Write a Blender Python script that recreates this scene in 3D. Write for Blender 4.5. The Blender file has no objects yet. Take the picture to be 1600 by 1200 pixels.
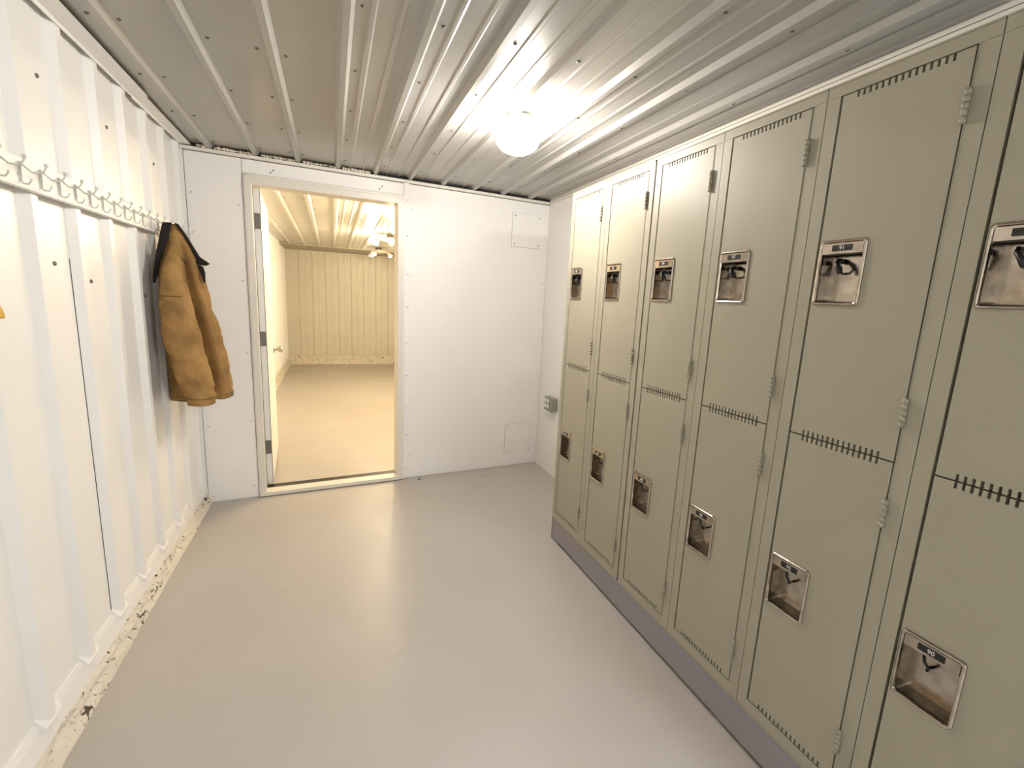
import bpy, math, random
from mathutils import Vector, Matrix, noise

random.seed(7)
SC = bpy.context.scene
COL = SC.collection

# ------------------------------------------------------------ camera
cam_d = bpy.data.cameras.new('camera')
cam = bpy.data.objects.new('camera', cam_d); COL.objects.link(cam)
cam_d.sensor_fit = 'HORIZONTAL'; cam_d.sensor_width = 36.0
cam_d.lens = 716.678 / 1600 * 36.0
cam_d.clip_start = 0.02
Rc = ((0.9315852, -0.3606027, 0.0459859),      # rows: camera right, down, forward
      (-0.0213059, -0.1804442, -0.9833544),
      (0.3628981, 0.9150987, -0.1757821))
right, down, fwd = (Vector(r) for r in Rc)
mw = Matrix.Identity(4)
for i in range(3):
    mw[i][0] = right[i]; mw[i][1] = -down[i]; mw[i][2] = -fwd[i]
mw[0][3], mw[1][3], mw[2][3] = -1.17087, -2.20288, 1.34872
cam.matrix_world = mw
SC.camera = cam

# ------------------------------------------------------------ world, exposure, lamps
w = bpy.data.worlds.new('world'); SC.world = w; w.use_nodes = True
w.node_tree.nodes['Background'].inputs[0].default_value = (0.9, 0.93, 1, 1)
w.node_tree.nodes['Background'].inputs[1].default_value = 0.05
SC.view_settings.view_transform = 'Standard'
SC.view_settings.look = 'None'
SC.view_settings.gamma = 1.0
SC.view_settings.use_curve_mapping = False
SC.view_settings.exposure = 0.16
GLOBE_WARM, GLOBE_POWER = (1.0, 0.93, 0.85), 152.0
REAR_COL, REAR_POWER = (0.92, 0.96, 1.0), 400.0
SPOT_COL, SPOT_POWER = (1.0, 0.78, 0.48), 62.0

def point_light(name, loc, power, col, radius):
    d = bpy.data.lights.new(name, 'POINT'); d.energy = power; d.color = col; d.shadow_soft_size = radius
    o = bpy.data.objects.new(name, d); COL.objects.link(o); o.location = loc
    return o

# ------------------------------------------------------------ materials
def mat(name, col, rough=0.5, metal=0.0, bump=0.0, bscale=60, var=0.0, vscale=4, spec=0.5, emit=None, estr=0):
    m = bpy.data.materials.new(name); m.use_nodes = True
    nt = m.node_tree; b = nt.nodes['Principled BSDF']
    b.inputs['Base Color'].default_value = (*col, 1)
    b.inputs['Roughness'].default_value = rough
    b.inputs['Metallic'].default_value = metal
    b.inputs['Specular IOR Level'].default_value = spec
    if emit:
        b.inputs['Emission Color'].default_value = (*emit, 1); b.inputs['Emission Strength'].default_value = estr
    tc = nt.nodes.new('ShaderNodeTexCoord')
    if var:
        n = nt.nodes.new('ShaderNodeTexNoise'); n.inputs['Scale'].default_value = vscale; n.inputs['Detail'].default_value = 6
        nt.links.new(tc.outputs['Object'], n.inputs['Vector'])
        r = nt.nodes.new('ShaderNodeValToRGB')
        r.color_ramp.elements[0].position = 0.3; r.color_ramp.elements[1].position = 0.7
        r.color_ramp.elements[0].color = (*[c * (1 - var) for c in col], 1)
        r.color_ramp.elements[1].color = (*[min(1, c * (1 + var * 0.5)) for c in col], 1)
        nt.links.new(n.outputs['Fac'], r.inputs['Fac']); nt.links.new(r.outputs['Color'], b.inputs['Base Color'])
    if bump:
        n = nt.nodes.new('ShaderNodeTexNoise'); n.inputs['Scale'].default_value = bscale; n.inputs['Detail'].default_value = 3
        nt.links.new(tc.outputs['Object'], n.inputs['Vector'])
        bp = nt.nodes.new('ShaderNodeBump'); bp.inputs['Strength'].default_value = bump; bp.inputs['Distance'].default_value = 0.004
        nt.links.new(n.outputs['Fac'], bp.inputs['Height']); nt.links.new(bp.outputs['Normal'], b.inputs['Normal'])
    return m

M = {}
M['white'] = mat('white_paint', (0.86, 0.845, 0.815), 0.45, bump=0.15, bscale=220, var=0.02, vscale=1.5)
M['white_metal'] = mat('white_ribbed_metal', (0.85, 0.835, 0.81), 0.36, bump=0.05, bscale=25, var=0.03, vscale=3)
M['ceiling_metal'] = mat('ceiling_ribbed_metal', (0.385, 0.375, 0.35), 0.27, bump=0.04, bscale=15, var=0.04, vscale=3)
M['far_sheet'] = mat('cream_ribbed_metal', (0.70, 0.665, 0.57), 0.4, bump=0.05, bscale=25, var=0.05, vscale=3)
M['far_ceiling'] = mat('lightened_ceiling_metal', (0.66, 0.64, 0.58), 0.27, bump=0.04, bscale=15, var=0.04, vscale=3)  # same sheet as the near ceiling, extra brightness put into a lighter colour
M['strip'] = mat('far_ceiling_strip', (0.42, 0.385, 0.30), 0.5)
M['panel'] = mat('white_wall_panel', (0.87, 0.85, 0.815), 0.4, bump=0.25, bscale=150, var=0.02, vscale=2)
M['trim'] = mat('cream_trim', (0.74, 0.70, 0.62), 0.35)
M['locker'] = mat('locker_paint', (0.345, 0.32, 0.245), 0.45, bump=0.12, bscale=500, var=0.02, vscale=5)
M['locker_dark'] = mat('locker_inner_shade', (0.012, 0.012, 0.010), 0.8)  # near-black: the shade inside the lockers is put into the colour
M['plinth'] = mat('plinth_grey', (0.27, 0.25, 0.27), 0.5, bump=0.05, bscale=200)
M['steel'] = mat('stainless_steel', (0.46, 0.41, 0.35), 0.17, 1.0, bump=0.12, bscale=40, var=0.3, vscale=30)
M['nickel'] = mat('brushed_nickel', (0.42, 0.40, 0.36), 0.35, 0.9)
M['hinge'] = mat('galvanised_hinge', (0.20, 0.19, 0.17), 0.5, 0.4, bump=0.2, bscale=120)
M['black'] = mat('black', (0.006, 0.006, 0.007), 0.4)
M['seam'] = mat('dark_gap', (0.02, 0.02, 0.02), 0.9)
M['ink'] = mat('white_engraving', (0.75, 0.75, 0.72), 0.5)
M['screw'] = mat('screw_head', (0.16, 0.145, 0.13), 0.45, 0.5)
M['paint_screw'] = mat('painted_screw', (0.45, 0.43, 0.39), 0.4)
M['canvas'] = mat('brown_duck_canvas', (0.32, 0.185, 0.065), 0.85, bump=0.9, bscale=38, var=0.32, vscale=11, spec=0.2)
M['cord'] = mat('dark_corduroy', (0.012, 0.008, 0.006), 0.95)
M['yellow'] = mat('yellow_cloth', (0.62, 0.38, 0.05), 0.7, bump=0.3, bscale=60, var=0.1)
M['outlet_grey'] = mat('outlet_box_metal', (0.30, 0.31, 0.27), 0.4, 0.4)
M['outlet_white'] = mat('outlet_white', (0.85, 0.84, 0.8), 0.4)
M['globe'] = mat('lit_globe', (1, 1, 1), 0.3, emit=GLOBE_WARM, estr=GLOBE_POWER)
M['globe2'] = mat('lit_rear_globe', (1, 1, 1), 0.3, emit=REAR_COL, estr=REAR_POWER)
M['bulb'] = mat('lit_spot_bulb', (1, 1, 1), 0.3, emit=(1.0, 0.93, 0.8), estr=30)
M['porcelain'] = mat('porcelain', (0.78, 0.74, 0.66), 0.25)
M['fixture'] = mat('fixture_white', (0.75, 0.66, 0.56), 0.3)
M['wire'] = mat('white_coated_wire', (0.66, 0.66, 0.60), 0.3, 0.1)

def floor_material():
    m = mat('epoxy_floor_paint', (0.42, 0.385, 0.345), 0.33)
    nt = m.node_tree; b = nt.nodes['Principled BSDF']; L = nt.links
    tc = nt.nodes.new('ShaderNodeTexCoord')
    n1 = nt.nodes.new('ShaderNodeTexNoise'); n1.inputs['Scale'].default_value = 1.3; n1.inputs['Detail'].default_value = 5
    r1 = nt.nodes.new('ShaderNodeValToRGB')
    r1.color_ramp.elements[0].position = 0.3; r1.color_ramp.elements[0].color = (0.42, 0.385, 0.345, 1)
    r1.color_ramp.elements[1].position = 0.7; r1.color_ramp.elements[1].color = (0.47, 0.435, 0.40, 1)
    L.new(tc.outputs['Object'], n1.inputs['Vector']); L.new(n1.outputs['Fac'], r1.inputs['Fac'])
    # fine scuffs: thin broken dark scratches, only where a patch mask allows them
    n2 = nt.nodes.new('ShaderNodeTexNoise'); n2.inputs['Scale'].default_value = 22; n2.inputs['Detail'].default_value = 8; n2.inputs['Distortion'].default_value = 2.5
    r2 = nt.nodes.new('ShaderNodeValToRGB')
    e = r2.color_ramp.elements; e[0].position = 0.488; e[0].color = (0, 0, 0, 1); e[1].position = 0.5; e[1].color = (1, 1, 1, 1)
    x = e.new(0.512); x.color = (0, 0, 0, 1)
    n3 = nt.nodes.new('ShaderNodeTexNoise'); n3.inputs['Scale'].default_value = 2.3; n3.inputs['Detail'].default_value = 2
    r3 = nt.nodes.new('ShaderNodeValToRGB'); r3.color_ramp.elements[0].position = 0.66; r3.color_ramp.elements[1].position = 0.74
    mul = nt.nodes.new('ShaderNodeMath'); mul.operation = 'MULTIPLY'
    mul2 = nt.nodes.new('ShaderNodeMath'); mul2.operation = 'MULTIPLY'; mul2.inputs[1].default_value = 0.7
    mix = nt.nodes.new('ShaderNodeMixRGB'); mix.inputs[2].default_value = (0.16, 0.14, 0.12, 1)
    L.new(tc.outputs['Object'], n2.inputs['Vector']); L.new(tc.outputs['Object'], n3.inputs['Vector'])
    L.new(n2.outputs['Fac'], r2.inputs['Fac']); L.new(n3.outputs['Fac'], r3.inputs['Fac'])
    L.new(r2.outputs['Color'], mul.inputs[0]); L.new(r3.outputs['Color'], mul.inputs[1])
    L.new(mul.outputs[0], mul2.inputs[0]); L.new(mul2.outputs[0], mix.inputs[0])
    # one scuffed spot in the middle of the floor
    def spot(cx, cy, rad):
        mp = nt.nodes.new('ShaderNodeVectorMath'); mp.operation = 'DISTANCE'; mp.inputs[1].default_value = (cx, cy, 0)
        L.new(tc.outputs['Object'], mp.inputs[0])
        mr = nt.nodes.new('ShaderNodeMapRange'); mr.inputs['From Min'].default_value = rad; mr.inputs['From Max'].default_value = rad * 0.6
        L.new(mp.outputs['Value'], mr.inputs['Value']); return mr.outputs[0]
    prev = r3.outputs['Color']
    for cx, cy, rad in ((-0.46, -0.30, 0.09), (-1.43, -0.10, 0.06), (-1.0, -0.62, 0.06), (-0.55, 0.75, 0.12), (-1.1, 1.9, 0.14)):
        mx = nt.nodes.new('ShaderNodeMath'); mx.operation = 'MAXIMUM'
        L.new(prev, mx.inputs[0]); L.new(spot(cx, cy, rad), mx.inputs[1]); prev = mx.outputs[0]
    L.new(prev, mul.inputs[1])
    L.new(r1.outputs['Color'], mix.inputs[1]); L.new(mix.outputs[0], b.inputs['Base Color'])
    n4 = nt.nodes.new('ShaderNodeTexNoise'); n4.inputs['Scale'].default_value = 5
    mr = nt.nodes.new('ShaderNodeMapRange'); mr.inputs['To Min'].default_value = 0.28; mr.inputs['To Max'].default_value = 0.46
    L.new(tc.outputs['Object'], n4.inputs['Vector']); L.new(n4.outputs['Fac'], mr.inputs['Value']); L.new(mr.outputs[0], b.inputs['Roughness'])
    return m
M['floor'] = floor_material()

def foam_material():
    m = mat('painted_spray_foam', (0.72, 0.66, 0.54), 0.6, bump=1.0, bscale=45)
    nt = m.node_tree; b = nt.nodes['Principled BSDF']; L = nt.links
    tc = nt.nodes.new('ShaderNodeTexCoord'); n = nt.nodes.new('ShaderNodeTexNoise')
    n.inputs['Scale'].default_value = 28; n.inputs['Detail'].default_value = 5; n.inputs['Distortion'].default_value = 1.5
    r = nt.nodes.new('ShaderNodeValToRGB'); e = r.color_ramp.elements
    e[0].position = 0.345; e[0].color = (0.05, 0.04, 0.025, 1); e[1].position = 0.40; e[1].color = (0.72, 0.66, 0.56, 1)
    L.new(tc.outputs['Object'], n.inputs['Vector']); L.new(n.outputs['Fac'], r.inputs['Fac']); L.new(r.outputs['Color'], b.inputs['Base Color'])
    return m
M['foam'] = foam_material()

# ------------------------------------------------------------ mesh builder
class MB:
    def __init__(self):
        self.v = []; self.f = []; self.m = []; self.s = []; self.mats = []; self.xf = Matrix.Identity(4)
    def mi(self, m):
        if m not in self.mats: self.mats.append(m)
        return self.mats.index(m)
    def add(self, vs, fs, m, smooth=False):
        b = len(self.v); k = self.mi(m)
        self.v += [tuple(self.xf @ Vector(p)) for p in vs]
        for f in fs:
            self.f.append([b + i for i in f]); self.m.append(k); self.s.append(smooth)
        return self
    def box(self, x0, x1, y0, y1, z0, z1, m):
        x0, x1 = sorted((x0, x1)); y0, y1 = sorted((y0, y1)); z0, z1 = sorted((z0, z1))
        vs = [(x, y, z) for z in (z0, z1) for y in (y0, y1) for x in (x0, x1)]
        return self.add(vs, [(0, 2, 3, 1), (4, 5, 7, 6), (0, 1, 5, 4), (2, 6, 7, 3), (0, 4, 6, 2), (1, 3, 7, 5)], m)
    def rings(self, rings, m, cap0=True, cap1=True, smooth=True, closed=True):
        n = len(rings[0]); vs = [p for r in rings for p in r]; fs = []
        for i in range(len(rings) - 1):
            for j in range(n if closed else n - 1):
                k = (j + 1) % n
                fs.append((i * n + j, i * n + k, (i + 1) * n + k, (i + 1) * n + j))
        if cap0: fs.append(tuple(range(n - 1, -1, -1)))
        if cap1: fs.append(tuple((len(rings) - 1) * n + j for j in range(n)))
        return self.add(vs, fs, m, smooth)
    def tube(self, path, r, m, n=8, smooth=True):
        path = [Vector(p) for p in path]; rr = r if isinstance(r, (list, tuple)) else [r] * len(path)
        t0 = (path[1] - path[0]).normalized(); ref = Vector((0, 0, 1)) if abs(t0.z) < 0.9 else Vector((1, 0, 0))
        u = t0.cross(ref).normalized(); out = []
        for i, p in enumerate(path):
            t = (path[min(i + 1, len(path) - 1)] - path[max(i - 1, 0)]).normalized()
            u = (u - t * u.dot(t)).normalized(); v = t.cross(u)
            out.append([tuple(p + (u * math.cos(a) + v * math.sin(a)) * rr[i]) for a in [2 * math.pi * k / n for k in range(n)]])
        return self.rings(out, m, smooth=smooth)
    def lathe(self, prof, c, m, n=32, axis='z', smooth=True):
        out = []
        for r, h in prof:
            ring = []
            for k in range(n):
                a = 2 * math.pi * k / n; x, y = r * math.cos(a), r * math.sin(a)
                ring.append({'z': (c[0] + x, c[1] + y, c[2] + h), 'x': (c[0] + h, c[1] + x, c[2] + y), 'y': (c[0] + x, c[1] + h, c[2] + y)}[axis])
            out.append(ring)
        return self.rings(out, m, smooth=smooth)
    def prism(self, poly, y0, y1, m):
        """closed (x,z) outline swept along y"""
        return self.rings([[(x, y0, z) for x, z in poly], [(x, y1, z) for x, z in poly]], m, smooth=False)
    def obj(self, name, parent=None, bevel=0, **props):
        me = bpy.data.meshes.new(name); me.from_pydata(self.v, [], self.f)
        for m in self.mats: me.materials.append(m)
        me.polygons.foreach_set('material_index', self.m); me.polygons.foreach_set('use_smooth', self.s)
        me.update()
        import bmesh
        bm = bmesh.new(); bm.from_mesh(me); bmesh.ops.recalc_face_normals(bm, faces=bm.faces); bm.to_mesh(me); bm.free()
        o = bpy.data.objects.new(name, me); COL.objects.link(o)
        if parent:
            o.parent = parent
        if bevel:
            b = o.modifiers.new('bevel', 'BEVEL'); b.width = bevel; b.segments = 2; b.limit_method = 'ANGLE'; b.angle_limit = math.radians(50)
        for k, v in props.items(): o[k] = v
        return o

def empty(name, loc=(0, 0, 0), **props):
    o = bpy.data.objects.new(name, None); COL.objects.link(o); o.location = loc; o.empty_display_size = 0.05
    for k, v in props.items(): o[k] = v
    return o

def local(mb_obj, loc):
    """re-express a mesh built in world coordinates relative to its parent's base"""
    mb_obj.data.transform(Matrix.Translation(-Vector(loc)))
    return mb_obj

def copy_tree(o, parent=None, off=None):
    c = o.copy(); COL.objects.link(c); c.parent = parent
    if off: c.location = Vector(o.location) + Vector(off)
    for ch in [x for x in bpy.data.objects if x.parent == o]: copy_tree(ch, c)
    return c

def text_into(mb, s, size, mtx, m):
    cu = bpy.data.curves.new('digits', 'FONT'); cu.body = s; cu.size = size; cu.align_x = 'CENTER'; cu.align_y = 'CENTER'; cu.extrude = 0.0003
    to = bpy.data.objects.new('digits', cu); COL.objects.link(to)
    dg = bpy.context.evaluated_depsgraph_get(); me = bpy.data.meshes.new_from_object(to.evaluated_get(dg))
    old = mb.xf; mb.xf = mtx
    mb.add([tuple(v.co) for v in me.vertices], [tuple(p.vertices) for p in me.polygons], m)
    mb.xf = old
    bpy.data.objects.remove(to); bpy.data.curves.remove(cu); bpy.data.meshes.remove(me)

# ------------------------------------------------------------ dimensions
XL, XR, H = -1.953, 0.435, 2.142
YB, YN, YF = 1.187, -4.3, 7.35           # partition (at x=0), wall behind the camera, far wall of the next room
TH = math.atan(0.0788)
WALL = Matrix.Translation((0, YB, 0)) @ Matrix.Rotation(TH, 4, 'Z')   # local: x along the wall, y into the next room
SX = 1 / math.cos(TH)

# ------------------------------------------------------------ shell
MB().box(XL - 0.12, XR + 0.12, YN - 0.1, YF + 0.1, -0.1, 0, M['floor']).obj('floor', kind='structure')

def rib_profile(u0, u1, flat, ribs, base, top, h, minor=()):
    """polyline across a ribbed sheet: (u, d) with d = how far it stands out"""
    pts = [(u0, flat)]
    marks = [(c, base, top, h) for c in ribs] + [(c, 0.022, 0.010, 0.0035) for c in minor]
    for c, b, t, hh in sorted(marks):
        if c - b / 2 > u0 and c + b / 2 < u1:
            pts += [(c - b / 2, flat), (c - t / 2, flat + hh), (c + t / 2, flat + hh), (c + b / 2, flat)]
    pts.append((u1, flat)); return pts

# ceiling: ribbed sheets running front to back, one per room
P9 = 0.2275
ribs_c = [-1.797 + P9 * k for k in range(-1, 11)]
minor_c = [r + d for r in ribs_c[4:] for d in (0.072, 0.152)]
def ceiling(name, y0, y1, rows, partition=None):
    cm = M['ceiling_metal'] if y0 is not None else M['far_ceiling']
    b = MB(); prof = rib_profile(XL - 0.05, XR + 0.05, 0, ribs_c, 0.046, 0.020, 0.018, minor_c)
    def yend(x, y):
        return (YB + 0.0788 * x + partition) if (partition is not None and y is None) else y
    for (u, d), (u2, d2) in zip(prof, prof[1:]):
        b.add([(u, yend(u, y0), H - d), (u2, yend(u2, y0), H - d2), (u2, yend(u2, y1), H - d2), (u, yend(u, y1), H - d)], [(0, 1, 2, 3)], cm)
    b.box(XL - 0.1, XR + 0.1, YN - 0.1 if y0 is not None else YB - 0.2, YB + 0.3 if y0 is not None else YF + 0.1, H + 0.02, H + 0.1, cm)
    for k, r in enumerate(ribs_c):
        for y in rows:
            for side in (-1, 1):
                if (k % 2 == 0 and side == -1) or (k > 4 and side == -1): continue
                yy = y + random.uniform(-0.012, 0.012)
                if y1 is None and yy > YB + 0.0788 * r - 0.03: continue
                b.lathe([(0.0, -0.004), (0.0035, -0.004), (0.0065, -0.001), (0.007, 0.0005)], (r + side * 0.040 + random.uniform(-.004, .004), yy, H), M['screw'], n=8)
    return b.obj(name, kind='structure')
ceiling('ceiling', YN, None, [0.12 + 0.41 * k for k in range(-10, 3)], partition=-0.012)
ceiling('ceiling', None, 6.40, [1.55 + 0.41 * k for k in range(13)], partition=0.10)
# flat strip where the far ceiling sheets stop
MB().prism([(XL, H - 0.03), (XR, H - 0.03), (XR, H + 0.03), (XL, H + 0.03)], 6.38, YF, M['strip']).obj('trim_1', kind='structure')

# left wall: the same ribbed sheet standing upright, two lengths (this room and the next)
def wall_sheet(b, axis, at, sign, u0, u1, z0, z1, ribs, base, top, h, m, minor=()):
    prof = rib_profile(u0, u1, 0, ribs, base, top, h, minor)
    for (u, d), (u2, d2) in zip(prof, prof[1:]):
        if axis == 'x': q = [(at + sign * d, u, z0), (at + sign * d2, u2, z0), (at + sign * d2, u2, z1), (at + sign * d, u, z1)]
        else: q = [(u, at + sign * d, z0), (u2, at + sign * d2, z0), (u2, at + sign * d2, z1), (u, at + sign * d, z1)]
        b.add(q, [(0, 1, 2, 3)], m)
b = MB()
ribs_l = [-0.227 + 0.2415 * k for k in range(-17, 6)]
wall_sheet(b, 'x', XL, 1, YN, 1.2, 0.10, H, ribs_l, 0.078, 0.030, 0.021, M['white_metal'])
wall_sheet(b, 'x', XL, 1, 1.15, YF, 0.12, H, [1.3 + 0.2275 * k for k in range(27)], 0.05, 0.02, 0.018, M['white_metal'])
b.box(XL - 0.12, XL - 0.004, YN, YF + 0.1, 0, H + 0.1, M['white'])
# lap joint of two sheets beside a rib
b.box(XL - 0.001, XL + 0.0012, -0.2708, -0.2685, 0.15, 1.42, M['seam'])
b.box(XL - 0.001, XL + 0.0016, -0.2685, -0.262, 0.15, 1.585, M['white_metal'])
for (y, z) in [(-0.36, 1.40), (-0.14, 1.352), (0.06, 1.33), (-0.68, 0.75), (-0.44, 0.79), (-0.70, 0.115), (0.36, 1.30), (-0.9, 1.41), (-0.33, 1.93), (0.12, 1.93), (-0.92, 0.75), (0.62, 1.92)]:
    b.lathe([(0.007, -0.001), (0.0065, 0.003), (0.004, 0.005), (0.0, 0.005)], (XL, y, z), M['screw'] if z > 1 else M['paint_screw'], n=8, axis='x')
b.obj('wall_left', kind='structure')

# right wall (smooth panels) and the wall behind the camera
b = MB()
b.box(XR, XR + 0.1, YN, YF, 0, H + 0.1, M['panel'])
b.obj('wall_right', kind='structure')
b = MB(); b.box(XL - 0.1, XR + 0.1, YN - 0.1, YN, 0, H + 0.1, M['panel']); b.obj('wall_near', kind='structure')

# far wall of the next room: upright ribbed sheet above a foam curb
b = MB()
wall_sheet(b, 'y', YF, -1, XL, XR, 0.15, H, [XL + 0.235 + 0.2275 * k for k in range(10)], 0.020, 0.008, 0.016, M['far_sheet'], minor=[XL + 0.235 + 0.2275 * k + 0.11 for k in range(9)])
b.box(XL, XR, YF + 0.004, YF + 0.1, 0, H + 0.1, M['white'])
for k in range(10):
    for z in (0.5, 1.0, 1.5, 1.95):
        b.lathe([(0.008, 0.0), (0.007, -0.003), (0.0, -0.003)], (XL + 0.16 + 0.2275 * k + random.uniform(-.02, .02), YF, z + random.uniform(-.02, .02)), M['screw'], n=6, axis='y')
b.obj('wall_far', kind='structure')

# partition wall with the doorway
S0, S1, SL, SR = -1.605 * SX, -0.735 * SX, XL * SX - 0.01, XR * SX + 0.01
DT = 1.972                                # top of the clear opening
b = MB(); b.xf = WALL
T0, T1 = 0.004, 0.10
b.box(SL, S0, T0, T1, 0, H + 0.06, M['white']); b.box(S1, SR, T0, T1, 0, H + 0.06, M['white']); b.box(S0, S1, T0, T1, DT, H + 0.06, M['white'])
g = 0.0012
b.box(XL * SX + 0.02, -1.645 * SX - g, 0, T0, 0.006, 2.118, M['panel'])
b.box(-1.642 * SX, -0.700 * SX, 0.0005, T0, 2.026, 2.118, M['panel'])
b.box(-0.662 * SX + g, XR * SX - 0.003, 0, T0, 0.006, 2.118, M['panel'])
b.box(-1.645 * SX - g, -1.645 * SX, 0.003, T0, 0.006, 2.118, M['seam'])
b.box(-0.699 * SX, -0.663 * SX, -0.006, T0, 0.008, 2.118, M['panel'])      # vertical batten
b.box(-0.690 * SX, -0.688 * SX, -0.0068, -0.006, 0.008, 2.118, M['trim'])
def wscrew(s, z, m='paint_screw', r=0.0045, n0=0.0):
    b.lathe([(r, 0.001 + n0), (r * 0.9, -0.0025 + n0), (0, -0.003 + n0)], (s, 0, z), M[m], n=8, axis='y')
for k in range(9): wscrew(-0.676 * SX, 0.10 + 0.235 * k + random.uniform(-.02, .02), 'screw' if k % 2 else 'paint_screw', n0=-0.006)
for k in range(5): wscrew(-0.648 * SX, 0.18 + 0.44 * k, 'paint_screw')
for k in range(5): wscrew(-1.67 * SX, 0.08 + 0.44 * k, 'paint_screw')
for k in range(5): wscrew(-1.90 * SX, 0.04 + 0.46 * k, 'paint_screw')
for k in range(6): wscrew(0.405 * SX, 0.06 + 0.36 * k, 'paint_screw')
for s, z in ((-1.50, 2.045), (-0.86, 2.045), (-0.845, 2.062), (-1.485, 2.06)): wscrew(s, z, 'screw')
b.obj('wall_back', kind='structure')
# corner angle between left wall and partition
b = MB(); b.xf = WALL
b.box(XL * SX + 0.004, XL * SX + 0.026, -0.004, 0.004, 0.02, 2.11, M['white'])
b.box(XL * SX + 0.0262, XL * SX + 0.0285, -0.001, 0.004, 0.02, 2.11, M['seam'])
b.obj('trim_2', kind='structure')
# ceiling angle along the partition and the right wall
b = MB(); b.xf = WALL
b.box(SL, SR, -0.024, 0.002, 2.104, 2.121, M['trim'])
b.box(SL, SR, -0.003, 0.004, 2.1015, 2.104, M['seam'])
b.box(SL, SR, -0.010, 0.004, 2.121, 2.142, M['seam'])
b.obj('trim_3', kind='structure')
b = MB()
b.box(XR - 0.024, XR + 0.001, YN, YB, 2.104, 2.121, M['trim']); b.box(XR - 0.016, XR + 0.001, YN, YB, 2.121, 2.142, M['trim'])
b.box(XR - 0.0245, XR - 0.023, YN, YB, 2.1205, 2.1225, M['seam'])
b.obj('trim_4', kind='structure')
# spray foam crumbs between the ribs over the doorway
b = MB(); b.xf = WALL
x = -1.86
while x < -0.93:
    L = random.uniform(0.010, 0.030)
    if min(abs(x * 1.0 - r) for r in ribs_c) > 0.02:
        hh = random.uniform(0.006, 0.013); cy = random.uniform(-0.034, -0.022)
        rr = []
        for i in range(6):
            t = i / 5; rad = hh * math.sqrt(max(0.02, 1 - (2 * t - 1) ** 2)) * random.uniform(0.75, 1.1)
            rr.append([(x * SX + L * t, cy + rad * 1.3 * math.cos(a), 2.129 + rad * 0.9 * math.sin(a)) for a in [k * math.pi / 4 for k in range(8)]])
        b.rings(rr, M['foam'])
    x += L * random.uniform(0.6, 0.9)
b.obj('trim_5', kind='structure')
# flashing where left wall meets the ceiling
b = MB()
def flash(x0, x1, yA, yB, za0, za1, zb0, zb1, m):
    b.add([(x0, yA, za0), (x1, yA, za0), (x1, yA, za1), (x0, yA, za1), (x0, yB, zb0), (x1, yB, zb0), (x1, yB, zb1), (x0, yB, zb1)],
          [(0, 1, 2, 3), (7, 6, 5, 4), (0, 4, 5, 1), (3, 2, 6, 7), (1, 5, 6, 2), (0, 3, 7, 4)], m)
flash(XL + 0.0225, XL + 0.026, YN, 0.33, 2.070, 2.130, 2.118, 2.136, M['white_metal'])
flash(XL + 0.0225, XL + 0.026, 0.332, 1.03, 2.112, 2.134, 2.124, 2.136, M['white_metal'])
flash(XL + 0.026, XL + 0.082, YN, 0.33, 2.124, 2.130, 2.124, 2.130, M['white_metal'])
flash(XL + 0.026, XL + 0.072, 0.338, 1.03, 2.127, 2.131, 2.127, 2.131, M['white_metal'])
b.obj('trim_6', kind='structure')

# bottom flashing and painted foam curb on the left wall, and the curb of the next room
b = MB()
prof = [(XL - 0.002, 0.150), (XL + 0.006, 0.150), (XL + 0.012, 0.128), (XL + 0.020, 0.072), (XL + 0.010, 0.066), (XL - 0.002, 0.12)]
b.prism(prof, YN, 1.03, M['white_metal'])
# bent tabs closing the foot of each rib
for y in ribs_l:
    b.add([(XL + 0.0, y - 0.045, 0.165), (XL, y + 0.045, 0.165), (XL + 0.024, y + 0.040, 0.128), (XL + 0.024, y - 0.040, 0.128), (XL, y - .045, .12), (XL, y + .045, .12)],
          [(0, 1, 2, 3), (0, 3, 4), (1, 5, 2)], M['white_metal'])
b.obj('trim_7', kind='structure')
def foam_curb(name, P, Q, outward, h, depth, seed, lip=0.0):
    """lumpy strip from P to Q, standing out from the wall"""
    P, Q, o = Vector(P), Vector(Q), Vector(outward); n = int((Q - P).length / 0.012); mb = MB(); rows = []
    K = 9
    for i in range(n + 1):
        c = P.lerp(Q, i / n); r = []
        for k in range(K):
            t = k / (K - 1); off = depth * (0.25 + 0.75 * t) ; z = h * (1 - t)
            q = noise.noise(Vector((c.x * 14 + seed, c.y * 14, k * 0.9))) + 0.5 * noise.noise(Vector((c.x * 50 + seed, c.y * 50, k * 1.7)))
            amp = 0.017 * math.sin(math.pi * min(1, t * 1.1 + 0.05)) + 0.003
            p = c + o * (off + q * amp) + Vector((0, 0, max(0, z + (q * 0.004 if 0 < k < K - 1 else 0))))
            r.append(tuple(p))
        rows.append(r)
    mb.rings(rows, M['foam'], cap0=False, cap1=False, smooth=True, closed=False)
    return mb.obj(name, kind='structure')
foam_curb('baseboard_left', (XL + 0.004, YN, 0), (XL + 0.004, 1.04, 0), (1, 0, 0), 0.078, 0.042, 3)
foam_curb('baseboard_left', (XL + 0.0, 1.33, 0), (XL + 0.0, YF, 0), (1, 0, 0), 0.13, 0.05, 9)
foam_curb('baseboard_far', (XL, YF, 0), (XR, YF, 0), (0, -1, 0), 0.155, 0.06, 5)

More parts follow.
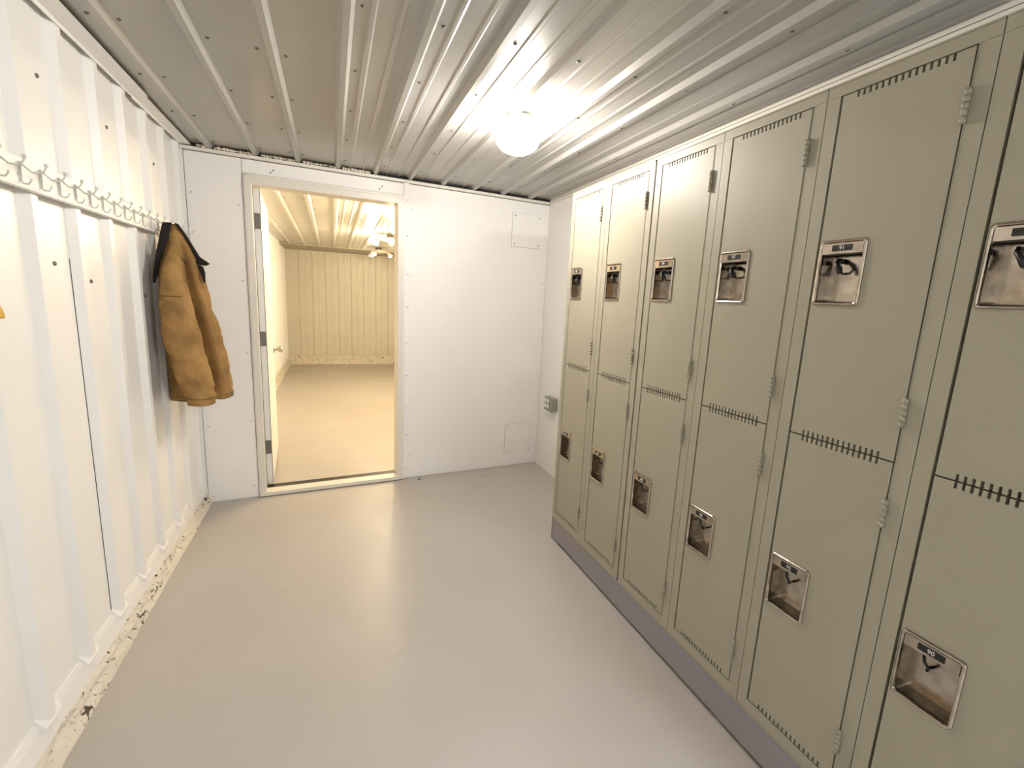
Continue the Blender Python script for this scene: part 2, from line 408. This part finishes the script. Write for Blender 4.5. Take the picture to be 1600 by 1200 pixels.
# ------------------------------------------------------------ door
door = empty('door_1', WALL @ Vector((S0, 0.05, 0)), kind='structure')
dloc = WALL @ Vector((S0, 0.05, 0))
b = MB(); b.xf = WALL
def frame_side(sa, sb, inner_sign):
    b.box(sa, sb, -0.014, 0.0, 0.0, 2.022, M['trim'])
b.box(-1.642 * SX, S0 + 0.004, -0.014, 0.001, 0.0, 2.022, M['trim'])
b.box(S1 - 0.004, -0.700 * SX, -0.014, 0.001, 0.0, 2.022, M['trim'])
b.box(S0, S1, -0.0138, 0.001, DT - 0.004, 2.022, M['trim'])
b.box(-1.636 * SX, -0.706 * SX, -0.0175, -0.013, 2.002, 2.018, M['trim'])
b.box(-1.636 * SX, -1.622 * SX, -0.0175, -0.013, 0.0, 2.018, M['trim'])
b.box(S0 - 0.001, S0 + 0.006, -0.012, 0.075, 0.0, DT, M['trim'])           # jamb linings
b.box(S1 - 0.006, S1 + 0.001, -0.012, 0.105, 0.0, DT, M['trim'])
b.box(S0, S1, -0.012, 0.105, DT - 0.006, DT + 0.001, M['trim'])
b.box(S0 + 0.006, S0 + 0.0085, 0.060, 0.075, 0.03, DT - 0.006, M['black'])  # weather seal
local(b.obj('door_frame', None, bevel=0.0015), dloc).parent = door
b = MB(); b.xf = WALL
b.box(-1.640 * SX, -0.702 * SX, -0.020, 0.062, 0.004, 0.030, M['trim'])
b.box(-1.640 * SX, -0.702 * SX, -0.018, 0.0, 0.0, 0.006, M['seam'])
b.box(S0, S1, 0.062, 0.135, 0.0, 0.026, M['black'])
b.box(S0, S1, 0.062, 0.070, 0.024, 0.031, M['hinge'])
local(b.obj('threshold', None, bevel=0.002), dloc).parent = door
# leaf, opened a right angle into the next room: local x runs along the leaf away from the hinge
LEAF = Matrix.Translation((-1.5705, 1.176, 0)) @ Matrix.Rotation(math.pi / 2 + 0.060, 4, 'Z')
b = MB(); b.xf = LEAF
b.box(0.0, 0.845, 0.0, 0.040, 0.045, 1.965, M['white'])
b.box(-0.0012, 0.0, 0.0, 0.003, 0.045, 1.965, M['seam'])
leaf = local(b.obj('door_leaf', None), dloc); leaf.parent = door
b = MB(); b.xf = LEAF
for s, c in ((-1, 0.0), (1, 0.040)):
    b.lathe([(0.032, 0), (0.030, s * 0.006), (0.014, s * 0.010), (0.011, s * 0.030), (0.024, s * 0.038), (0.029, s * 0.050), (0.026, s * 0.062), (0.012, s * 0.068), (0.0, s * 0.068)], (0.775, c, 0.885), M['nickel'], n=24, axis='y')
local(b.obj('door_knob', None), dloc).parent = leaf
for z0 in (0.255, 0.99, 1.725):
    b = MB(); b.xf = LEAF
    b.box(-0.0030, -0.0005, 0.0, 0.036, z0, z0 + 0.095, M['hinge'])
    b.xf = WALL
    b.box(S0 + 0.0062, S0 + 0.009, 0.050, 0.086, z0, z0 + 0.095, M['hinge'])
    b.xf = LEAF
    b.tube([(-0.006, 0.044, z0 - 0.004), (-0.006, 0.044, z0 + 0.099)], 0.006, M['hinge'], n=10)
    for zz in (0.015, 0.048, 0.080):
        b.lathe([(0.0045, 0), (0.004, -0.0012), (0, -0.0012)], (-0.003, 0.018 + (0.008 if zz == 0.048 else -0.006), z0 + zz), M['screw'], n=8, axis='x')
    local(b.obj('door_hinge', None), dloc).parent = door

# ------------------------------------------------------------ lockers
P = 0.33; ZT, ZM, ZB = 1.877, 1.033, 0.179; FT, FB = 1.910, 0.136
DW = 0.258; M0 = 0.036           # door width, frame margin on the left (far) side
# local frame of a locker: origin at its far front bottom corner, y goes -P towards the camera, x into the wall
def notched_door(z0, z1, top_notch, bot_notch):
    b = MB(); t = 0.016; x0 = 0.0
    y_a, y_b = -M0 - 0.0035, -M0 - DW + 0.0025     # far edge, near edge
    hy0, hy1 = y_a - 0.009, y_a - 0.111             # opening for the recessed handle
    hz1 = (z1 - 0.345) if z0 > 1 else (z1 - 0.357); hz0 = hz1 - 0.150
    zs0 = z0 + (0.0135 if bot_notch else 0); zs1 = z1 - (0.0135 if top_notch else 0)
    b.box(x0, t, y_a, y_b, hz1, zs1, M['locker']); b.box(x0, t, y_a, y_b, zs0, hz0, M['locker'])
    b.box(x0, t, y_a, hy0, hz0, hz1, M['locker']); b.box(x0, t, hy1, y_b, hz0, hz1, M['locker'])
    def teeth(za, zb):
        n = 15; s0 = y_a - 0.036; pitch = 0.01305; wdt = 0.0052; cur = y_a
        for k in range(n):
            c = s0 - pitch * k
            b.box(x0, t, cur, c + wdt / 2, za, zb, M['locker']); cur = c - wdt / 2
        b.box(x0, t, cur, y_b, za, zb, M['locker'])
    if top_notch: teeth(zs1, z1)
    if bot_notch: teeth(z0, zs0)
    return b, hy0, hy1, hz0, hz1

def rrect(x, y0, y1, z0, z1, r, n=5):
    pts = []
    for cy, cz, a0 in ((y0 - r, z1 - r, 0), (y1 + r, z1 - r, 90), (y1 + r, z0 + r, 180), (y0 - r, z0 + r, 270)):
        for i in range(n + 1):
            a = math.radians(a0 + 90 * i / n)
            pts.append((x, cy + r * math.cos(a), cz + r * math.sin(a)))
    return pts

def handle(parent, hy0, hy1, hz0, hz1, num, plain):
    oy0, oy1, oz0, oz1 = hy0 + 0.0065, hy1 - 0.0065, hz0 - 0.005, hz1 + 0.005
    b = MB(); R = []
    for x, e, r in ((0.001, 0, 0.009), (-0.003, 0.0005, 0.009), (-0.0055, 0.0025, 0.008), (-0.0060, 0.0045, 0.007), (-0.0050, 0.0065, 0.006), (-0.001, 0.0085, 0.005), (0.004, 0.0095, 0.0045), (0.037, 0.0125, 0.004)):
        R.append(rrect(x, oy0 - e, oy1 + e, oz0 + e, oz1 - e, r))
    b.rings(R, M['steel'], cap0=False, cap1=True, smooth=False)
    o = b.obj('handle_cup', parent)
    b = MB()
    b.box(-0.0035, 0.003, oy0 - 0.0085, oy1 + 0.0085, oz1 - 0.034, oz1 - 0.0085, M['steel'])
    b.box(-0.0005, 0.012, oy0 - 0.0085, oy1 + 0.0085, oz1 - 0.036, oz1 - 0.034, M['black'])
    ym, zm = (oy0 + oy1) / 2, oz1 - 0.0205
    b.box(-0.0048, -0.0035, ym + 0.024, ym - 0.024, zm - 0.0072, zm + 0.0072, M['black'])
    if num:
        mt = Matrix.Translation((-0.0051, ym, zm)) @ Matrix(((0, 0, -1, 0), (-1, 0, 0, 0), (0, 1, 0, 0), (0, 0, 0, 1)))
        text_into(b, num, 0.0135, mt, M['ink'])
    n_ = b.obj('number_plate', parent)
    b = MB()
    zc = oz1 - 0.052; yc = oy0 - 0.040
    if plain:
        b.tube([(0.033, yc, zc), (0.012, yc, zc), (0.004, yc - 0.004, zc - 0.004), (0.002, yc - 0.012, zc - 0.018), (0.003, yc - 0.016, zc - 0.030)], [0.0045, 0.0045, 0.005, 0.005, 0.0042], M['black'], n=8)
    b.tube([(0.033, yc + 0.002, zc + 0.006), (0.018, yc + 0.002, zc + 0.006), (0.012, yc - 0.004, zc - 0.006), (0.014, yc - 0.012, zc - 0.016), (0.020, yc - 0.008, zc - 0.026), (0.033, yc - 0.004, zc - 0.028)], 0.0032, M['black'], n=8)
    b.obj('lock_hasp', parent)

def locker(i, y_far, top_num, bot_num, label):
    root = empty('locker', (0, y_far, FB), label=label, category='locker', group='row of tall two-door lockers')
    base = (0, 0, FB)
    def fix(o): return local(o, base)
    b = MB(); D = 0.40; t = 0.0012
    yN = -P + 0.0012; y0 = -0.0008
    L_, R_ = -M0 + 0.0026, -M0 - DW - 0.0012            # opening between the uprights
    # outer shell (far side, near side, back, top, bottom)
    b.box(0.018, D, y0, y0 - t, FB, FT, M['locker']); b.box(0.018, D, yN, yN + t, FB, FT, M['locker'])
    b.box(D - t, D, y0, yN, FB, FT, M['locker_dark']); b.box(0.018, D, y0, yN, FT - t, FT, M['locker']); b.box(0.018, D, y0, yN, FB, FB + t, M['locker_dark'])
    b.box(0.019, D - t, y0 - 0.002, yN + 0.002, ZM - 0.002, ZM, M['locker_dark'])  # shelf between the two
    b.box(0.0400, 0.0410, y0 - 0.003, yN + 0.003, FB + t, FT - t, M['locker_dark'])       # black sheet added as the shade seen through the gaps
    body = fix(b.obj('locker_body', root))
    b = MB()
    b.box(0, 0.018, y0, L_, FB, FT - 0.0305, M['locker']); b.box(0, 0.018, R_, yN, FB, FT - 0.0305, M['locker'])
    b.box(-0.0004, 0.018, y0, yN, ZT + 0.003, FT, M['locker']); b.box(0, 0.018, L_, R_, FB, ZB - 0.0042, M['locker'])
    b.box(-0.0028, 0.004, y0, yN, FT - 0.004, FT, M['locker'])          # rolled top edge
    b.box(-0.0028, 0.004, y0, yN, FB, FB + 0.003, M['locker'])
    b.box(-0.0010, 0.001, R_ + 0.000, R_ - 0.0012, ZB - 0.003, ZT + 0.003, M['locker'])
    fix(b.obj('face_frame', root))
    for (z0, z1, tn, bn, num, hz) in ((ZM + 0.0018, ZT, True, True, top_num, (1.735, 1.115)), (ZB, ZM - 0.0018, True, True, bot_num, (0.879, 0.262))):
        bb, hy0, hy1, hz0, hz1 = notched_door(z0, z1, tn, bn)
        d = fix(bb.obj('locker_door', root))
        before = set(bpy.data.objects)
        handle(None, hy0, hy1, hz0, hz1, num, z0 > 1)
        for z in hz:
            b = MB(); yh = -M0 - DW - 0.0005
            for k in range(5):
                za = z + k * 0.0132
                b.tube([(-0.0045, yh, za + 0.0006), (-0.0045, yh, za + 0.0128)], 0.0060, M['locker'], n=12)
            b.box(-0.004, 0.002, yh - 0.0045, yh + 0.0045, z, z + 0.065, M['locker'])
            b.obj('hinge')
        for o in set(bpy.data.objects) - before:
            if o.parent is None: fix(o); o.parent = d
    return root

y = 0.0195
specs = [('103', '104', 'grey-green two-door locker at the far end of the row, beside the power outlet'),
         ('101', '102', 'grey-green two-door locker second from the far end, just before the dark gap between banks'),
         ('99', '100', 'grey-green two-door locker just after the dark gap between banks, lit by the ceiling globe'),
         ('97', '98', 'grey-green two-door locker with upper number plate 97, fourth from the far end'),
         ('91', '92', 'grey-green two-door locker with number plates 91 above and 92 below'),
         ('89', '90', 'grey-green two-door locker with lower number plate 90, cut by the right edge'),
         ('87', '88', 'grey-green two-door locker nearest the viewer, past locker 90')]
for i, (a, c, lab) in enumerate(specs):
    if i == 2: y -= 0.007
    locker(i, y, a, c, lab)
    y -= P
# grey plinth that carries the whole row
b = MB()
b.box(0.001, 0.39, 0.0175, 0.012, 0.0, 0.1355, M['plinth'])
b.box(0.001, 0.013, 0.0175, -0.072, 0.0, 0.1355, M['plinth'])
b.box(0.001, 0.013, -0.072, y, 0.014, 0.1355, M['plinth'])
b.box(0.001, 0.013, -2.2, -2.26, 0.0, 0.014, M['plinth'])
b.box(0.372, 0.385, 0.012, y, 0.0, 0.1355, M['plinth'])
b.box(0.001, 0.385, y, y + 0.006, 0.0, 0.1355, M['plinth'])
b.box(0.050, 0.052, 0.0, y, 0.0, 0.130, M['seam'])
b.obj('locker_plinth', label='long grey metal plinth carrying the row of lockers along the floor', category='plinth')

# ------------------------------------------------------------ wall plates and outlet
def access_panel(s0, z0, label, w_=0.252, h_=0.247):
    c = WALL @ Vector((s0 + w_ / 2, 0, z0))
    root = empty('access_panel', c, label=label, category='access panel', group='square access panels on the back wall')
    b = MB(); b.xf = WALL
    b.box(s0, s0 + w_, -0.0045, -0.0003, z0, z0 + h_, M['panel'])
    b.box(s0 - 0.0012, s0 + w_ + 0.0012, -0.0016, -0.0002, z0 - 0.0016, z0 + h_ + 0.0010, M['screw'])  # dark rim painted in as the thin shadow around the plate
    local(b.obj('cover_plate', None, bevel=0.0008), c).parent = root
    for dx in (0.022, w_ - 0.022):
        for dz in (0.022, h_ - 0.022):
            b = MB(); b.xf = WALL
            b.lathe([(0.006, 0.0), (0.0055, -0.003), (0, -0.0035)], (s0 + dx, -0.0045, z0 + dz), M['paint_screw'], n=10, axis='y')
            local(b.obj('screw', None), c).parent = root
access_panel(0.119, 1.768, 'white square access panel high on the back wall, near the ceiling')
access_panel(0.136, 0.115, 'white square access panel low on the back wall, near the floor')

oc = (XR, 0.93, 0.525)
root = empty('power_outlet', oc, label='grey surface-mounted double outlet box with four white sockets beside the lockers', category='outlet')
b = MB(); oy0, oy1 = 1.005, 0.870
b.box(0.388, XR - 0.0005, oy0, oy1, 0.528, 0.630, M['outlet_grey'])
local(b.obj('outlet_box', None, bevel=0.004), oc).parent = root
b = MB(); b.box(0.3855, 0.388, oy0 + 0.003, oy1 - 0.003, 0.525, 0.633, M['outlet_grey'])
local(b.obj('cover_plate', None, bevel=0.001), oc).parent = root
for yy in (0.985, 0.942):
    for zz in (0.602, 0.560):
        b = MB()
        b.lathe([(0.0165, 0.0), (0.0165, -0.004), (0.015, -0.005), (0, -0.005)], (0.3855, yy, zz), M['outlet_white'], n=20, axis='x')
        for d in (-0.006, 0.006): b.box(0.3800, 0.3806, yy + d - 0.001, yy + d + 0.001, zz - 0.001, zz + 0.007, M['black'])
        local(b.obj('socket', None), oc).parent = root

# ------------------------------------------------------------ coat rail
rail = empty('coat_rail', (XL + 0.03, -0.2, 1.585), label='long white coat rail with a row of wire hooks across the ribbed left wall', category='coat rail')
rc = (XL + 0.03, -0.2, 1.585)
b = MB()
y0, y1 = -1.5, 0.875
vs = []
for yy in (y0, y1):
    dz = 0.010 * (yy + 0.6) / 1.5
    zl, zh = 1.583 + dz * 0.6, 1.658 + dz
    vs.append([(XL + 0.0215, yy, zl), (XL + 0.041, yy, zl), (XL + 0.041, yy, zh), (XL + 0.0215, yy, zh)])
b.rings(vs, M['white'], smooth=False)
local(b.obj('board', None, bevel=0.002), rc).parent = rail
ky = -0.568
hook_proto = None
for k in range(-9, 16):
    yy = ky + 0.0935 * k
    if abs(yy - 0.46) < 0.03: yy += 0.0
    z = 1.628 + 0.0066 * (yy + 0.6) / 1.5
    if hook_proto is None:
        b = MB(); x = XL + 0.041
        r = 0.0025
        # back wire
        b.tube([(x + 0.003, 0, 0.018), (x + 0.003, 0, -0.030), (x + 0.006, 0, -0.036), (x + 0.016, 0, -0.036), (x + 0.022, 0, -0.028), (x + 0.023, 0, -0.022)], r, M['wire'])
        # long arm: dips away from the board and turns up
        b.tube([(x + 0.003, 0, 0.014), (x + 0.012, 0, 0.006), (x + 0.024, 0, -0.006), (x + 0.038, 0, -0.008), (x + 0.049, 0, -0.002), (x + 0.055, 0, 0.008), (x + 0.056, 0, 0.012)], r, M['wire'])
        b.lathe([(0.0, -0.005), (0.004, -0.004), (0.005, 0), (0.004, 0.004), (0.0, 0.005)], (x + 0.056, 0, 0.014), M['wire'], n=10)
        b.lathe([(0.0, 0.0), (0.005, 0.0), (0.005, 0.0015), (0, 0.002)], (x - 0.0005, 0, 0.006), M['wire'], n=8, axis='x')
        hook_proto = local(b.obj('hook', rail), rc); o = hook_proto
        o.data.transform(Matrix.Translation((0, rc[1], rc[2])))
    else:
        o = hook_proto.copy(); COL.objects.link(o); o.parent = rail
    o.location = (0, yy - rc[1], z - rc[2])

# ------------------------------------------------------------ garments
def cr(vals, t):
    """Catmull-Rom through rows of numbers, t in 0..1"""
    n = len(vals) - 1; x = t * n; i = min(int(x), n - 1); f = x - i
    p0, p1, p2, p3 = vals[max(i - 1, 0)], vals[i], vals[i + 1], vals[min(i + 2, n)]
    return [0.5 * (2 * b_ + (c - a) * f + (2 * a - 5 * b_ + 4 * c - d) * f * f + (3 * b_ - a - 3 * c + d) * f ** 3) for a, b_, c, d in zip(p0, p1, p2, p3)]
def cloth_loft(b, rows, m, N=72, K=60, folds=(), wr=0.004, seed=0.0, cap0=True, inner=0.010, e=2.3):
    """rows: (x_left, x_right, y_centre, y_half, z). folds: (angle, width, depth). An open, double-walled hem."""
    def ring(t, shrink=0.0):
        xl, xr, yc, yh, z = cr(rows, t); out = []
        a = (xr - xl) / 2 - shrink; cx = (xl + xr) / 2; bb = yh - shrink
        for k in range(N):
            th = 2 * math.pi * k / N; c, s = math.cos(th), math.sin(th)
            rad = (abs(c) ** e + abs(s) ** e) ** (-1 / e)
            f = 1.0
            for fa, fw, fd in folds:
                d = (th - fa - 0.25 * (t - 0.5) + math.pi) % (2 * math.pi) - math.pi
                f -= fd * min(1, t * 2.2) * math.exp(-(d / fw) ** 2)
            px, py = cx + a * rad * c * f, yc + bb * rad * s * f
            q = noise.noise(Vector((px * 14 + seed, py * 14, z * 9))) * wr * 1.6 + noise.noise(Vector((px * 30, py * 30 + seed, z * 34))) * wr
            px += c * q; py += s * q
            out.append((max(px, XL + (0.046 if z > 1.572 else 0.026)), py, z + 0.006 * noise.noise(Vector((px * 12, py * 12, seed))) * t))
        return out
    R = [ring(i / K) for i in range(K + 1)]
    R += [ring(1.0, inner), ring(0.93, inner * 1.2)]
    b.rings(R, m, cap0=cap0, cap1=True)
    return ring
def surf_path(b, ring, pts, m, r=0.0012, N=72, off=0.001, n=10):
    out = []
    for (t0, a0), (t1, a1) in zip(pts, pts[1:]):
        for i in range(n):
            t, a = t0 + (t1 - t0) * i / n, a0 + (a1 - a0) * i / n
            R_ = ring(t); c = sum((Vector(p) for p in R_), Vector()) / len(R_)
            x = a / (2 * math.pi) * N; k = int(math.floor(x)); f = x - k
            p = Vector(R_[k % N]).lerp(Vector(R_[(k + 1) % N]), f); d = p - c; d.z = 0
            out.append(p + d.normalized() * off)
    b.tube(out, r, m, n=6)
def ring_strip(b, ring, t, a0, a1, m, r=0.0022, n=24, N=72, off=0.0015):
    pts = []
    R = ring(t); c = sum((Vector(p) for p in R), Vector()) / len(R)
    for i in range(n + 1):
        a = (a0 + (a1 - a0) * i / n) / (2 * math.pi) * N; k = int(math.floor(a)); f = a - k
        p = Vector(R[k % N]).lerp(Vector(R[(k + 1) % N]), f); d = (p - c); d.z = 0
        pts.append(p + d.normalized() * off)
    b.tube(pts, r, m, n=6)

jl = (-1.86, 0.47, 0.80)
jacket = empty('work_jacket', jl, label='brown canvas work jacket with dark collar hanging from the coat rail', category='jacket')
b = MB()
rows = [(-1.868, -1.842, 0.47, 0.010, 1.634), (-1.895, -1.806, 0.47, 0.035, 1.592), (-1.912, -1.785, 0.47, 0.055, 1.534), (-1.922, -1.765, 0.475, 0.080, 1.475),
        (-1.925, -1.752, 0.485, 0.095, 1.398), (-1.926, -1.724, 0.50, 0.110, 1.239), (-1.926, -1.694, 0.505, 0.120, 1.103), (-1.926, -1.673, 0.505, 0.125, 0.968),
        (-1.926, -1.664, 0.505, 0.130, 0.865), (-1.924, -1.666, 0.505, 0.128, 0.797)]
r_body = cloth_loft(b, rows, M['canvas'], folds=((5.38, 0.17, 0.60), (5.83, 0.06, 0.07), (6.13, 0.06, 0.09), (0.4, 0.12, 0.10), (1.4, 0.2, 0.10), (4.2, 0.15, 0.08)), wr=0.006, seed=2.0, e=2.2)
ring_strip(b, r_body, 0.955, 4.0, 7.4, M['cord'], 0.0010)
ring_strip(b, r_body, 0.985, 4.0, 7.4, M['cord'], 0.0010)
local(b.obj('jacket_body', None), jl).parent = jacket
# sleeve that hangs towards the viewer
b = MB()
rows = [(-1.866, -1.836, 0.43, 0.012, 1.548), (-1.872, -1.815, 0.385, 0.035, 1.480), (-1.885, -1.806, 0.345, 0.050, 1.405), (-1.890, -1.790, 0.330, 0.062, 1.320), (-1.893, -1.768, 0.325, 0.068, 1.235),
        (-1.886, -1.738, 0.320, 0.070, 1.091), (-1.850, -1.711, 0.318, 0.066, 0.943), (-1.826, -1.704, 0.318, 0.062, 0.869), (-1.815, -1.700, 0.318, 0.058, 0.803)]
r_sl = cloth_loft(b, rows, M['canvas'], folds=((3.0, 0.25, 0.06), (5.9, 0.2, 0.05)), wr=0.007, seed=11.0, e=2.1)
ring_strip(b, r_sl, 0.40, 3.5, 5.6, M['cord'], 0.0013)
ring_strip(b, r_sl, 0.93, 3.1, 6.4, M['cord'], 0.0010)
local(b.obj('sleeve', None), jl).parent = jacket
b = MB()
rows = [(-1.875, -1.835, 0.52, 0.012, 1.535), (-1.90, -1.815, 0.58, 0.040, 1.46), (-1.915, -1.790, 0.625, 0.058, 1.30), (-1.92, -1.775, 0.64, 0.066, 1.10), (-1.915, -1.775, 0.645, 0.060, 0.93), (-1.91, -1.785, 0.645, 0.055, 0.83)]
cloth_loft(b, rows, M['canvas'], wr=0.005, seed=21.0)
local(b.obj('sleeve', None), jl).parent = jacket
# dark corduroy collar: one flap down the wall side, one pointed flap on the room side
b = MB()
def flap(pts, th, m):
    """pts: rows of (left xyz, right xyz); a thick folded strip"""
    rings = []
    for l, r in pts:
        l, r = Vector(l), Vector(r); d = Vector((0, th, 0))
        rings.append([tuple(l - d), tuple((l + r) / 2 - d * 1.4), tuple(r - d), tuple(r + d), tuple((l + r) / 2 + d * 1.4), tuple(l + d)])
    b.rings(rings, m, smooth=False)
flap([((-1.886, 0.44, 1.634), (-1.852, 0.44, 1.638)), ((-1.890, 0.425, 1.60), (-1.857, 0.425, 1.60)), ((-1.898, 0.41, 1.55), (-1.868, 0.41, 1.55)), ((-1.906, 0.395, 1.50), (-1.884, 0.395, 1.50)),
      ((-1.914, 0.385, 1.45), (-1.895, 0.385, 1.45)), ((-1.922, 0.38, 1.40), (-1.906, 0.38, 1.40)), ((-1.925, 0.38, 1.36), (-1.920, 0.38, 1.36))], 0.010, M['cord'])
flap([((-1.845, 0.45, 1.640), (-1.828, 0.45, 1.634)), ((-1.812, 0.45, 1.590), (-1.797, 0.45, 1.582)), ((-1.793, 0.45, 1.545), (-1.774, 0.45, 1.535)), ((-1.779, 0.45, 1.500), (-1.752, 0.45, 1.492)), ((-1.768, 0.45, 1.463), (-1.712, 0.45, 1.462)), ((-1.760, 0.45, 1.455), (-1.730, 0.45, 1.452))], 0.008, M['cord'])
flap([((-1.765, 0.45, 1.455), (-1.742, 0.45, 1.450)), ((-1.755, 0.45, 1.42), (-1.735, 0.45, 1.42)), ((-1.745, 0.45, 1.375), (-1.736, 0.45, 1.37))], 0.006, M['cord'])
local(b.obj('collar', None, bevel=0.003), jl).parent = jacket
# seams of the yoke
b = MB()
surf_path(b, r_body, [(0.15, 4.45), (0.25, 4.62), (0.35, 4.80), (0.45, 4.92)], M['cord'], 0.0016)
surf_path(b, r_body, [(0.325, 4.78), (0.325, 5.0), (0.345, 5.25), (0.37, 5.45)], M['cord'], 0.0020)
surf_path(b, r_body, [(0.46, 4.95), (0.465, 5.1), (0.475, 5.2)], M['cord'], 0.0010)
local(b.obj('yoke_seam', None), jl).parent = jacket

# yellow garment, only the corner of its cuff reaches into the view
yl = (-1.86, -1.05, 1.0)
yj = empty('yellow_jacket', yl, label='yellow garment on the coat rail, only its cuff showing at the left edge', category='jacket')
b = MB()
rows = [(-1.885, -1.845, -1.26, 0.012, 1.63), (-1.905, -1.815, -1.26, 0.05, 1.57), (-1.922, -1.79, -1.27, 0.11, 1.48), (-1.925, -1.80, -1.28, 0.14, 1.35), (-1.925, -1.80, -1.29, 0.15, 1.20), (-1.925, -1.80, -1.29, 0.15, 1.10)]
cloth_loft(b, rows, M['yellow'], N=48, K=30, folds=((5.4, 0.2, 0.08),), wr=0.004, seed=4)
local(b.obj('jacket_body', None), yl).parent = yj
b = MB()
rows = [(-1.875, -1.835, -1.17, 0.02, 1.56), (-1.895, -1.81, -1.06, 0.045, 1.48), (-1.910, -1.82, -0.965, 0.045, 1.38), (-1.910, -1.825, -0.915, 0.045, 1.31), (-1.910, -1.825, -0.895, 0.045, 1.266)]
cloth_loft(b, rows, M['yellow'], N=48, K=30, wr=0.003, seed=8)
local(b.obj('sleeve', None), yl).parent = yj

# ------------------------------------------------------------ lamps
def globe_light(x, y, m, label, power_mat):
    root = empty('ceiling_light', (x, y, H), label=label, category='ceiling light')
    b = MB()
    b.lathe([(0.0, 0.0), (0.062, 0.0), (0.064, -0.010), (0.060, -0.022), (0.050, -0.030), (0.0, -0.030)], (0, 0, -0.012), M['porcelain'], n=36)
    b.obj('lamp_base', root)
    b = MB(); R = 0.094; pr = []
    for i in range(19):
        a = math.pi * i / 18
        pr.append((max(0.0005, R * math.sin(a)), R * 0.62 * math.cos(a)))
    b.lathe([(0.046, 0.070), (0.050, 0.055)] + pr[4:], (0, 0, -0.100), m, n=40)
    b.obj('globe', root)
    return root
globe_light(-0.400, -0.195, M['globe'], 'round white glass globe lamp glowing on the ribbed ceiling', 1)
globe_light(0.12, -3.15, M['globe2'], 'second round globe lamp on the ceiling, behind the viewer', 1)

def spot_fixture(x, y, rot, label, power=1.0):
    root = empty('spot_fixture', (x, y, H), label=label, category='ceiling light', group='three-spot ceiling fixtures in the next room')
    b = MB(); b.lathe([(0.0, 0), (0.05, 0), (0.05, -0.035), (0.045, -0.04), (0, -0.04)], (0, 0, -0.016), M['hinge'], n=24); b.obj('mounting_stem', root)
    b = MB(); b.lathe([(0.0, 0), (0.125, 0), (0.135, -0.008), (0.125, -0.022), (0.07, -0.038), (0.0, -0.044)], (0, 0, -0.056), M['fixture'], n=36); b.obj('canopy', root)
    for k in range(3):
        a = rot + k * 2 * math.pi / 3; c, s = math.cos(a), math.sin(a)
        h = MB()
        h.tube([(c * 0.10, s * 0.10, -0.075), (c * 0.15, s * 0.15, -0.080), (c * 0.17, s * 0.17, -0.095)], 0.010, M['fixture'])
        h.tube([(c * 0.16, s * 0.16, -0.085), (c * 0.175, s * 0.175, -0.105), (c * 0.19, s * 0.19, -0.130)], [0.022, 0.034, 0.038], M['fixture'], n=20)
        ho = h.obj('spot_head', root)
        g_ = MB()
        g_.tube([(c * 0.186, s * 0.186, -0.122), (c * 0.196, s * 0.196, -0.142), (c * 0.199, s * 0.199, -0.150)], [0.036, 0.032, 0.012], M['bulb'], n=20)
        g_.obj('bulb', ho)
        point_light('spot_lamp', (x + c * 0.215, y + s * 0.215, H - 0.185), power * SPOT_POWER / 3, SPOT_COL, 0.03)
    return root
spot_fixture(-0.425, 5.95, 0.06, 'three-spot white ceiling fixture nearer the far wall of the next room', 0.06)
spot_fixture(-0.44, 4.15, 0.9, 'three-spot white ceiling fixture half hidden by the right door jamb', 1.0)
spot_fixture(-0.44, 2.35, 0.5, 'three-spot white ceiling fixture just beyond the partition, above the doorway', 1.0)

# crumbs of dirt on the floor by the threshold
for (x, y_, r) in ((-0.582, 1.088, 0.008), (-0.081, 1.02, 0.004), (-0.40, 0.20, 0.0025)):
    b = MB()
    b.rings([[(r * 1.2 * q * math.cos(a), r * q * math.sin(a), z) for a in [k * math.pi / 4 + 0.2 * z for k in range(8)]] for q, z in ((0.9, 0), (1.0, r * 0.4), (0.5, r * 0.9))], M['seam'])
    o = b.obj('dirt_crumb', label={0.008: 'small dark crumb on the grey floor beside the door threshold', 0.004: 'tiny dark crumb on the floor at the foot of the back wall', 0.0025: 'tiny speck on the open floor'}[r], category='crumb')
    o.location = (x, y_, 0)
